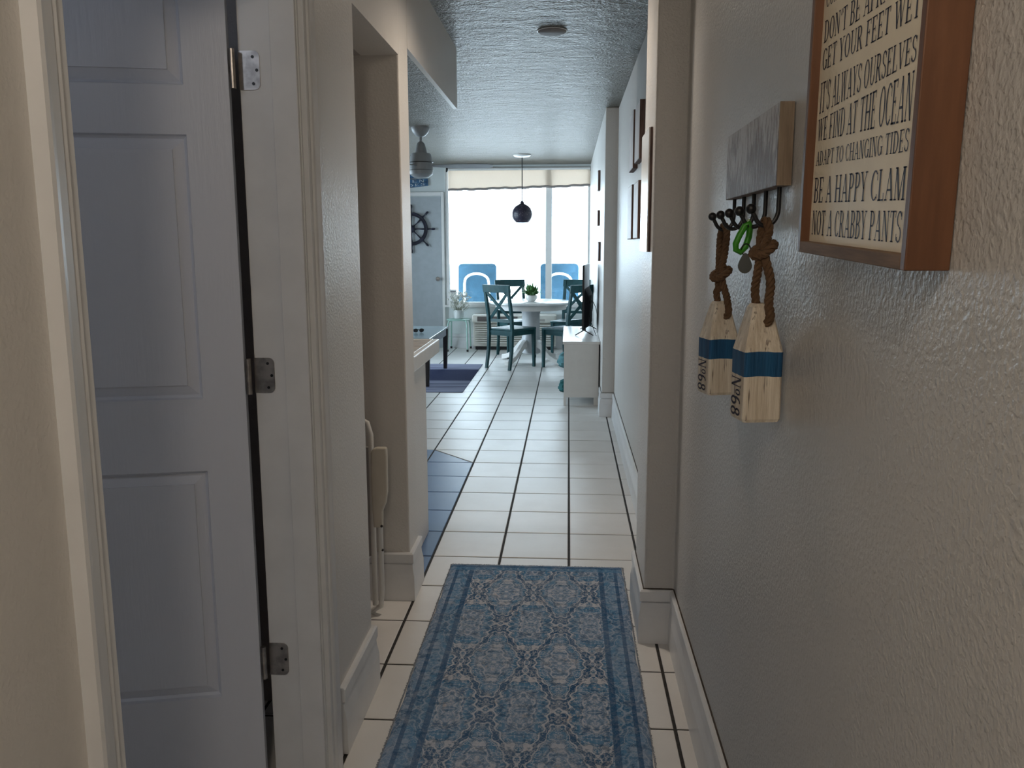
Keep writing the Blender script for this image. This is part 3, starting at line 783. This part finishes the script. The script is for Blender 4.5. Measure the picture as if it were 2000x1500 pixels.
# (x, y) of seat centre, heading of the seat's front, label
CH = [(-.655, 9.90, (.60, .80), 'teal cross-back chair on the near left of the dining table, back to the hall'),
      (-.031, 9.88, (-.707, .707), 'teal cross-back chair on the near right, partly behind the television'),
      (-.66, 10.86, (.38, -.92), 'teal cross-back chair on the far left of the table below a blue lounger'),
      (.03, 10.86, (-.35, -.94), 'teal cross-back chair on the far right by the window corner')]
for i, (x, y, d, lab) in enumerate(CH):
    o = chair if i == 0 else copy_tree(chair)
    o.location = (x, y, 0); o.rotation_euler = (0, 0, math.atan2(d[1], d[0])-PI/2); o.scale = (1, 1, 1.012); o['label'] = lab

tb = empty('dining_table', (-.455, 10.33, 0), label='round white pedestal dining table with curved feet', cat='table')
M['table_top'] = simple('pale_table_top', (.80, .82, .83), .22, vary=.05)
obj('table_top', MB().lathe([(.46,.716),(.49,.718),(.502,.728),(.502,.742),(.49,.750),(.001,.750)], n=64), M['table_top'], tb, smooth=True)
obj('apron', MB().lathe([(.40,.655),(.43,.655),(.435,.716),(.40,.716)], n=64), M['white_lacquer'], tb, smooth=True)
obj('pedestal', MB().lathe([(.085,.10),(.115,.12),(.115,.30),(.108,.32),(.108,.60),(.125,.64),(.20,.66),(.20,.70)], n=40), simple('grey_white_pedestal', (.56, .58, .60), .35), tb, smooth=True)
for q in range(4):
    a = math.radians(45+90*q+8); ca, sa = math.cos(a), math.sin(a); rings = []
    for s_, z, hh in ((.09, .25, .10), (.16, .215, .085), (.24, .14, .075), (.32, .075, .062), (.40, .040, .060), (.46, .032, .060)):
        rr = []
        for wv, dz in ((-.03, -hh/2), (.03, -hh/2), (.03, hh/2), (-.03, hh/2)):
            rr.append((s_*ca-wv*sa, s_*sa+wv*ca, max(.0, z+dz)))
        rings.append(rr)
    obj('foot', MB().loft(rings), M['white_lacquer'], tb, bevel=.006)

pp = empty('potted_plant', (-.45, 10.30, .75), label='small leafy green plant in a round white bowl on the dining table', cat='potted plant')
obj('bowl', MB().lathe([(.035,0),(.045,.002),(.068,.028),(.074,.052),(.068,.074),(.060,.074),(.062,.056),(.01,.05)], n=28), M['white_lacquer'], pp, smooth=True)
lv = MB()
for i in range(240):
    az = random.uniform(0, 2*PI); el = random.uniform(.25, 1.5); L_ = random.uniform(.10, .19)
    b0 = Vector((random.uniform(-.04, .04), random.uniform(-.04, .04), .068)); d = Vector((math.cos(az)*math.cos(el), math.sin(az)*math.cos(el), math.sin(el)))
    sd = d.cross(Vector((0, 0, 1))).normalized(); m1 = b0+d*L_*.55; e1 = b0+d*L_+Vector((0, 0, -.018)); wd = random.uniform(.008, .015)
    lv.add([b0, m1+sd*wd, e1, m1-sd*wd, m1+Vector((0, 0, .003))], [(0, 1, 4), (1, 2, 4), (2, 3, 4), (3, 0, 4)])
obj('foliage', lv, simple('leaf_green', (.10, .24, .075), .5, vary=.35, nscale=30), pp)

# television unit and television
tu = empty('tv_unit', (-.035, 7.47, 0), label='low white television cabinet with open shelves against the right wall', cat='cabinet')
Wt, Lt = .318, 1.45; wm = M['white_lacquer']
obj('top', MB().box(-.012, Wt, -.01, Lt, .553, .578), wm, tu, bevel=.003)
obj('side_panel', MB().box(.02, Wt-.01, 0, .018, .075, .553), wm, tu)
obj('side_panel', MB().box(.02, Wt-.01, Lt-.02, Lt-.002, .075, .553), wm, tu)
obj('back_panel', MB().box(Wt-.02, Wt-.01, .018, Lt-.02, .075, .553), wm, tu)
obj('shelf', MB().box(.01, Wt-.02, .018, Lt-.02, .075, .095), wm, tu)
obj('shelf', MB().box(.02, Wt-.02, .018, Lt-.02, .30, .318), wm, tu)
obj('divider', MB().box(.02, Wt-.02, .70, .718, .095, .553), wm, tu)
for y in (0, Lt-.04): obj('leg', MB().box(0, .02, y, y+.04, 0, .553), wm, tu)
for y in (.02, Lt-.04): obj('leg', MB().box(Wt-.05, Wt-.012, y, y+.03, 0, .075), wm, tu)
M['towel'] = simple('teal_cloth', (.10, .26, .30), .9, vary=.3, nscale=25, bump=.004, bscale=40)
M['towel2'] = simple('dark_teal_cloth', (.02, .13, .14), .9, vary=.3, nscale=25, bump=.004, bscale=40)
def lump(name, loc, sx, sy, sz, mat, label, seed):
    rnd = random.Random(seed); mb = MB(); rings = []
    for i in range(1, 10):
        a = PI*i/10-PI/2; rr = []
        for j in range(18):
            b = 2*PI*j/18; q = 1+.16*math.sin(3*b+i+seed)+.10*math.sin(7*b-i*1.7)+rnd.uniform(-.05, .05)
            rr.append((sx*q*math.cos(a)**.6*math.cos(b), sy*q*math.cos(a)**.6*math.sin(b), sz*(1+math.sin(a))*(1+.05*math.sin(5*b))))
        rings.append(rr)
    o = obj(name, mb.loft(rings), mat, None, smooth=True); o.location = loc; tag(o, label, 'cloth'); return o
lump('folded_cloth', (.0, 7.62, .319), .085, .085, .075, M['towel'], 'pale teal cloth bundle spilling from the upper cabinet shelf', 1)
lump('folded_cloth', (.0, 7.62, .096), .085, .09, .06, M['towel2'], 'dark teal cloth bundle on the lower cabinet shelf', 2)

M['tv_black'] = simple('matt_black_plastic', (.010, .010, .012), .7, 0, .2)
tv = empty('television', (.150, 7.93, .578), math.radians(-5.2), label='thin black television seen edge-on atop the white cabinet', cat='television')
obj('screen', MB().box(-.022, -.002, 0, .70, .055, .66), M['black'], tv, bevel=.003)
obj('rear_housing', MB().loft([[(-.002, .05, .06), (-.002, .65, .06), (-.002, .65, .44), (-.002, .05, .44)], [(.036, .08, .085), (.036, .62, .085), (.036, .62, .36), (.036, .08, .36)]]), M['tv_black'], tv, bevel=.003)
for y in (.05, .64):
    k = MB(); k.tube([(-.085, y-.03, .006), (-.012, y, .048)], .005, 8); k.tube([(.085, y-.03, .006), (.0, y, .048)], .005, 8); k.box(-.018, .012, y-.012, y+.012, .045, .075)
    obj('stand_foot', k, M['black'], tv)
obj('power_cable', MB().tube([(.036, .12, .32), (.07, .10, .325), (.10, .07, .27), (.118, .04, .20), (.120, .03, .03)], .0028, 6), M['black'], tv)
obj('power_cable', MB().tube([(.036, .10, .20), (.06, .06, .13), (.09, .02, .06), (.115, -.02, .005)], .0028, 6), M['black'], tv)

# coffee table, sunglasses, striped rug
M['dark_wood'] = wood('dark_brown_wood', (.012, .010, .012), (.035, .028, .03), .4)
cf = empty('coffee_table', (-1.80, 9.04, 0), label='dark legged coffee table with pale blue grey top', cat='coffee table')
obj('table_top', MB().box(-.42, .415, -.67, .67, .478, .50), simple('blue_grey_top', (.26, .33, .36), .15, vary=.04), cf, bevel=.004)
for sx in (-1, 1): obj('apron', MB().box(sx*.385-.012, sx*.385+.012, -.60, .60, .40, .478), M['dark_wood'] if sx < 0 else simple('slate_apron', (.17, .18, .21), .5), cf)
for sy in (-1, 1): obj('apron', MB().box(-.36, .36, sy*.62-.012, sy*.62+.012, .40, .478), M['dark_wood'], cf)
for sx in (-1, 1):
    for sy in (-1, 1): obj('leg', MB().beam((sx*.385, sy*.635, .478), (sx*.375, sy*.64, .0085), .056, .056, (1,0,0), .040, .040), M['dark_wood'], cf, bevel=.003)
sg = empty('sunglasses', (-1.60, 8.95, .50), math.radians(25), label='black sunglasses lying on the coffee table', cat='sunglasses')
for x in (-.032, .032):
    obj('lens', MB().loft([[(x+.026*math.cos(a), -.002, .024+.020*math.sin(a)) for a in [2*PI*i/18 for i in range(18)]], [(x+.026*math.cos(a), .002, .024+.020*math.sin(a)) for a in [2*PI*i/18 for i in range(18)]]]), M['black'], sg)
    obj('temple', MB().tube([(x*1.8, 0, .034), (x*1.85, .09, .030), (x*1.8, .125, .008)], .0035, 6), M['black'], sg)
obj('bridge', MB().tube([(-.01, 0, .03), (0, 0, .036), (.01, 0, .03)], .003, 6), M['black'], sg)
def stripe_mat():
    t = NT('navy_striped_rug'); x, y, z = t.pos(); st = t.noise(t.comb(x*.5, y*24, 0), 1.0, 3, .7); f = t.noise(t.comb(x*30, y*90, 0), 3, 3)
    blk = t.ramp((y-.12).abs(), .36, .46)
    col = t.mix(t.ramp(st, .36, .50)*blk*.9, (.020, .028, .085), (.30, .32, .44)); col = t.mix(t.ramp(f, .5, .75)*.35, col, (.22, .23, .32))
    t.bump(f, .002); return t.out(col, .95, 0, .1)
lr = obj('striped_rug', MB().box(-.95, .95, -.99, .99, .0005, .008), stripe_mat(), None, bevel=.003); lr.location = (-1.975, 9.075, 0)
tag(lr, 'navy striped area rug under the coffee table', 'rug')

# stool with dried flowers
st = empty('stool', (-1.495, 11.50, 0), label='mint green metal stool standing under the window', cat='stool')
obj('seat', MB().lathe([(.155,.412),(.165,.418),(.168,.426),(.160,.432),(.001,.430)], n=36), M['mint'], st, smooth=True)
for sx in (-1, 1):
    for sy in (-1, 1):
        l = obj('leg', MB().tube([(sx*.085, sy*.10, .418), (sx*.118, sy*.15, .405), (sx*.128, sy*.165, .37), (sx*.137, sy*.19, .015)], .011, 10), M['mint'], st, smooth=True)
        obj('foot_cap', MB().lathe([(.015,0),(.015,.028),(.011,.03)], (sx*.137, sy*.19, 0), 12), M['black'], l)
fl_ = empty('dried_flowers', (-1.495, 11.48, .432), label='pale bunch of dried flowers in a pale jar on the mint stool', cat='flowers')
obj('jar', MB().lathe([(.05,0),(.065,.01),(.07,.08),(.06,.12),(.056,.12),(.064,.08),(.05,.012)], n=24), simple('milky_jar', (.62, .65, .65), .3), fl_, smooth=True)
stems, heads = MB(), MB()
for i in range(110):
    az = random.uniform(0, 2*PI); rr = random.uniform(.02, .17); zz = random.uniform(.13, .36)
    p = (rr*math.cos(az), rr*math.sin(az)*.7, zz)
    stems.tube([(.02*math.cos(az), .02*math.sin(az), .01), (p[0]*.45, p[1]*.45, zz*.6), p], .0016, 5)
    for q in range(4): heads.ball((p[0]+random.uniform(-.014, .014), p[1]+random.uniform(-.014, .014), p[2]+random.uniform(-.012, .012)), random.uniform(.006, .012), 5)
obj('stems', stems, simple('pale_stem', (.40, .42, .34), .8), fl_); obj('blossoms', heads, simple('off_white_blossom', (.72, .72, .68), .9), fl_)
sb = empty('sill_box', (-1.60, 11.725, .605), label='small white box with dark grey stripes at the left end of the window sill', cat='box')
obj('body', MB().box(-.045, .045, -.02, .02, 0, .215), M['win_white'], sb, bevel=.004)
for z0, z1 in ((.025, .05), (.145, .157), (.175, .192)): obj('stripe', MB().box(-.036, .04, -.0215, -.02, z0, z1), simple('stripe_grey', (.16, .17, .18), .5), sb)

# air conditioner below the window
ac = empty('air_conditioner', (-.735, 11.728, .05), label='cream wall air conditioner with louvred front below the window', cat='air conditioner')
acm = simple('cream_ac', (.66, .64, .58), .4, vary=.03)
obj('body', MB().box(-.565, .565, -.22, 0, .0, .40), acm, ac, bevel=.012, bseg=3)
obj('top_cover', MB().box(-.575, .575, -.30, 0, .33, .44), acm, ac, bevel=.025, bseg=3)
obj('grille_recess', MB().box(-.50, .05, -.302, -.297, .350, .418), simple('dark_grille', (.09, .075, .07), .6), ac)
for i in range(5): obj('grille_bar', MB().box(-.50, .05, -.306, -.300, .356+.013*i, .361+.013*i), simple('brown_bar', (.20, .17, .16), .6), ac)
obj('control_flap', MB().box(.25, .42, -.304, -.298, .355, .385), simple('flap_grey', (.38, .35, .32), .5), ac, bevel=.002)
lv_me = mesh('louvre', MB().loft([[(-.535,-.262,0),(.535,-.262,0),(.535,-.225,.014),(-.535,-.225,.014)], [(-.535,-.262,.012),(.535,-.262,.012),(.535,-.225,.026),(-.535,-.225,.026)]]), acm)
for i in range(9):
    o = bpy.data.objects.new('louvre', lv_me); COL.objects.link(o); o.parent = ac; o.location = (0, 0, .05+.030*i)
obj('under_shadow', MB().box(-.54, .54, -.18, 0, -.05, .0), M['black'], ac)  # black block standing in for the shadow under the unit

# ship's wheel on the living room door
wh = empty('ship_wheel', (-2.165, 11.715, 1.648), label='navy wooden ship wheel hung on the grey door', cat='wall decoration')
M['navy'] = simple('navy_wood', (.012, .014, .032), .5, vary=.3)
obj('rim', MB().lathe([(.178,-.012),(.225,-.012),(.225,.012),(.178,.012),(.178,-.012)], n=48, axis='y'), M['navy'], wh, bevel=.003)
rim2 = MB()
for r0 in (.186, .217): rim2.tube([(r0*math.cos(2*PI*i/48), -.013, r0*math.sin(2*PI*i/48)) for i in range(48)], .005, 6, closed=True)
obj('rim_bead', rim2, M['navy'], wh, smooth=True)
obj('hub', MB().lathe([(.05,.01),(.05,-.02),(.03,-.03),(.001,-.03)], n=24, axis='y'), M['navy'], wh, smooth=True)
for q in range(8):
    a = PI/4*q; ca, sa = math.cos(a), math.sin(a)
    prof = [(.04,.010),(.10,.007),(.17,.012),(.23,.012),(.245,.009),(.275,.009),(.285,.014),(.31,.015),(.33,.009)]
    obj('spoke', MB().tube([(r*ca, 0, r*sa) for r, _ in prof], [p[1] for p in prof], 10), M['navy'], wh, smooth=True)

# blue plank sign above that door
bs = empty('blue_sign', (-2.06, 11.735, 2.29), label='weathered blue plank sign with white lettering above the grey door', cat='wall sign')
M['blue_plank'] = simple('weathered_blue_plank', (.05, .13, .25), .7, vary=.35, nscale=30)
M['sign_white'] = simple('faded_white_paint', (.60, .66, .68), .7)
for (z, ang, x1, tx) in ((.055, 5, .02, ''), (-.005, 2, .13, 'EVEN'), (-.068, 6, .13, 'RIDES')):
    e_ = empty('plank', (-.20, 0, z)); e_.parent = bs; e_.rotation_euler = (0, -math.radians(ang), 0)
    obj('board', MB().box(-.12, x1+.205, -.012, 0, -.028, .028), M['blue_plank'], e_, bevel=.003)
    if tx: obj('lettering', text_mesh(tx, lambda a, b: (-.08+(x1+.24)*a, -.0126, -.018+.036*b), .2), M['sign_white'], e_)

# ceiling fan
fa = empty('ceiling_fan', (-1.375, 8.0, ZC), label='white ceiling fan hanging in the living room', cat='ceiling fan')
fm = simple('fan_white_shaded', (.24, .25, .26), .45)  # grey base colour carries the backlit shade of a white fan
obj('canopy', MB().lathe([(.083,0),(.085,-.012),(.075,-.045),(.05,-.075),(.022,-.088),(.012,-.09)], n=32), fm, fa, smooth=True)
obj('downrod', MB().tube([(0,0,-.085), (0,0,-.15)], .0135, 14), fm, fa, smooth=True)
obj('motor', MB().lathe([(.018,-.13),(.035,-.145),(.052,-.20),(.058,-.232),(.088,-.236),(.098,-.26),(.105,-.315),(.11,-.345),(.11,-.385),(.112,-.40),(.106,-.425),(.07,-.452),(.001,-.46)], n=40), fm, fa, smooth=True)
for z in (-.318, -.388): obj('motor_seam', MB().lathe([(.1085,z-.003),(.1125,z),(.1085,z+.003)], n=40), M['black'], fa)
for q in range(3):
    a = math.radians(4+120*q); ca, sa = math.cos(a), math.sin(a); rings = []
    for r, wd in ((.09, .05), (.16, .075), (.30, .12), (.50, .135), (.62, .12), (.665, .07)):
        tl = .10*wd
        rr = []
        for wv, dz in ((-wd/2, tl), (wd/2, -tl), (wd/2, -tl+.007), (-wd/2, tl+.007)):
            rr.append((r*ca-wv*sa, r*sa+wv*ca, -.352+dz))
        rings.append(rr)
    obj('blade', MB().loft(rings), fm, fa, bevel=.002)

# pendant lamp
pl = empty('pendant_lamp', (-.57, 10.47, ZC), label='dark perforated globe pendant lamp above the dining table', cat='pendant lamp')
obj('ceiling_plate', MB().lathe([(.105,0),(.107,-.012),(.085,-.026),(.02,-.034),(.001,-.034)], n=36), M['white_plastic'], pl, smooth=True)
obj('cord', MB().tube([(0,0,-.03), (0,0,-.56)], .006, 8), M['black'], pl)
def shade():
    t = NT('dark_purple_pierced_metal'); c = t.coord(); v = t.vor(c, 46)
    col = t.mix(t.ramp(v, .16, .24), (.16, .12, .13), (.018, .014, .032)); t.bump(v, .002); return t.out(col, .45)
pr = [(.010,-.545),(.022,-.56),(.024,-.575),(.045,-.59)]
R_ = .124
for i in range(19):
    a = math.radians(68-122*i/18); pr.append((R_*math.cos(a), -.705+R_*math.sin(a)))
inner = [(r-.003, z) for r, z in reversed(pr[3:])]
obj('lamp_shade', MB().lathe(pr+inner, n=40), shade(), pl, smooth=True)
obj('bulb', MB().ball((0, 0, -.70), .03, 12, (1, 1, 1.3)), simple('frosted_bulb', (.7, .65, .55), .3), pl, smooth=True)

# flush disc on the hall ceiling
dc = empty('ceiling_disc', (-.093, 4.545, ZC), label='small round flush grey disc on the hallway ceiling', cat='smoke detector')
obj('plate', MB().lathe([(.072,0),(.073,-.005),(.068,-.009),(.001,-.010)], n=36), simple('grey_disc', (.22, .205, .20), .7), dc, smooth=True)
obj('rim', MB().lathe([(.073,0),(.078,-.002),(.073,-.004)], n=36), M['white_plastic'], dc, smooth=True)

# ------------------------------------------------------------------ balcony with two blue loungers
struct('floor_balcony', MB().box(-3.9, 1.5, 11.91, 13.9, -.15, -.03), simple('balcony_concrete', (.55, .54, .52), .8))
struct('ceiling_balcony', MB().box(-3.9, 1.5, 11.92, 13.5, 2.53, 2.7), simple('balcony_soffit', (.36, .34, .31), .8))
M['cushion'] = simple('blue_cushion', (.030, .092, .150), .9, vary=.10, nscale=14, bump=.002, bscale=60)
M['tube_white'] = simple('white_tube', (.80, .80, .80), .3, vary=.02)
def lounger(x, label):
    c = empty('lounge_chair', (x, 12.6, -.03), label=label, cat='lounge chair', group='blue padded balcony loungers')
    W = .57
    k = MB(); rings = []
    r = .06; n = 6
    def rr(y, ins):
        o_ = []
        x0, x1, z0, z1 = -W/2+ins, W/2-ins, .42+ins, 1.185-ins
        for cx, cz, a0 in ((x1-r, z1-r, 0), (x0+r, z1-r, 90), (x0+r, z0+r, 180), (x1-r, z0+r, 270)):
            for q in range(n+1):
                a = math.radians(a0+90*q/n); o_.append((cx+r*math.cos(a), y+(cz-.42)*.10, cz+r*math.sin(a)))
        return o_
    obj('back_cushion', MB().loft([rr(-.03, .012), rr(-.02, 0), rr(.03, 0), rr(.04, .012)]), M['cushion'], c, smooth=True)
    obj('seat_cushion', MB().box(-W/2, W/2, .04, .56, .38, .46), M['cushion'], c, bevel=.02, bseg=3)
    arch = [(-.185, -.06, .03)] + [(-.185, -.055, .5), (-.18, -.05, .90)]
    for q in range(1, 12):
        a = PI-PI*q/12; arch.append((.165*math.cos(a)*1.06, -.045, .93+.11*math.sin(a)))
    arch += [(.18, -.05, .90), (.185, -.055, .5), (.185, -.06, .03)]
    obj('frame_arch', MB().tube(arch, .019, 12), M['tube_white'], c, smooth=True)
    obj('frame_base', MB().tube([(-.29, .60, .02), (-.29, .58, .36), (-.29, 0, .37), (.29, 0, .37), (.29, .58, .36), (.29, .60, .02)], .014, 10), M['tube_white'], c, smooth=True)
lounger(-1.36, 'blue padded lounge chair outside the larger left window pane')
lounger(-.135, 'blue padded lounge chair outside behind the window mullion')

# ------------------------------------------------------------------ entry ceiling lamp behind the camera (lights the near hall)
el = empty('entry_lamp', (-.12, -.35, ZC), label='small flush dome lamp on the entry ceiling', cat='ceiling lamp')
obj('base', MB().lathe([(.15,0),(.15,-.02),(.14,-.025),(.001,-.025)], n=32), M['white_plastic'], el, smooth=True)
obj('bulb', MB().ball((0, 0, -.06), .022, 10), M['white_lacquer'], el, smooth=True)
def bulb(name, loc, watts, color, size=.10):
    lp = bpy.data.lights.new(name, 'POINT'); lp.energy = watts; lp.color = color; lp.shadow_soft_size = size
    lo_ = bpy.data.objects.new(name, lp); COL.objects.link(lo_); lo_.location = loc
bulb('entry_bulb', (-.12, -.35, ZC-.20), 18.0, (1.0, .86, .70))
# unseen lamp added in the side room to brighten the six-panel door
sl = empty('side_room_fill_lamp', (-1.55, .45, ZC), label='unseen ceiling lamp added in the side room as fill light', cat='ceiling lamp')
obj('base', MB().lathe([(.15,0),(.15,-.02),(.14,-.025),(.001,-.025)], n=32), M['white_plastic'], sl, smooth=True)
obj('bulb', MB().ball((0, 0, -.06), .022, 10), M['white_lacquer'], sl, smooth=True)
bulb('side_room_fill', (-1.55, .45, ZC-.20), 6.0, (.74, .84, 1.0))

# unseen kitchen ceiling lamp left of the pillar, added to brighten the living room
kl2 = empty('kitchen_fill_lamp', (-2.1, 4.5, ZC), label='unseen kitchen ceiling lamp added as fill light', cat='ceiling lamp')
obj('base', MB().lathe([(.17,0),(.17,-.02),(.16,-.025),(.001,-.025)], n=32), M['white_plastic'], kl2, smooth=True)
obj('bulb', MB().ball((0, 0, -.06), .022, 10), M['white_lacquer'], kl2, smooth=True)
bulb('kitchen_fill', (-2.1, 4.5, ZC-.22), 30.0, (1.0, .96, .90), .14)
# recessed downlight in the hall ceiling, above the post
dl = empty('downlight', (-.12, 3.30, ZC), label='recessed downlight in the hallway ceiling', cat='ceiling lamp')
obj('trim_ring', MB().lathe([(.055,0),(.075,0),(.073,-.006),(.055,-.004),(.055,0)], n=32), M['white_plastic'], dl, smooth=True)
sp = bpy.data.lights.new('downlight_bulb', 'SPOT'); sp.energy = 38; sp.color = (1.0, .84, .68); sp.spot_size = math.radians(160); sp.spot_blend = 1.0; sp.shadow_soft_size = .05
so = bpy.data.objects.new('downlight_bulb', sp); COL.objects.link(so); so.location = (-.12, 3.30, ZC-.012)
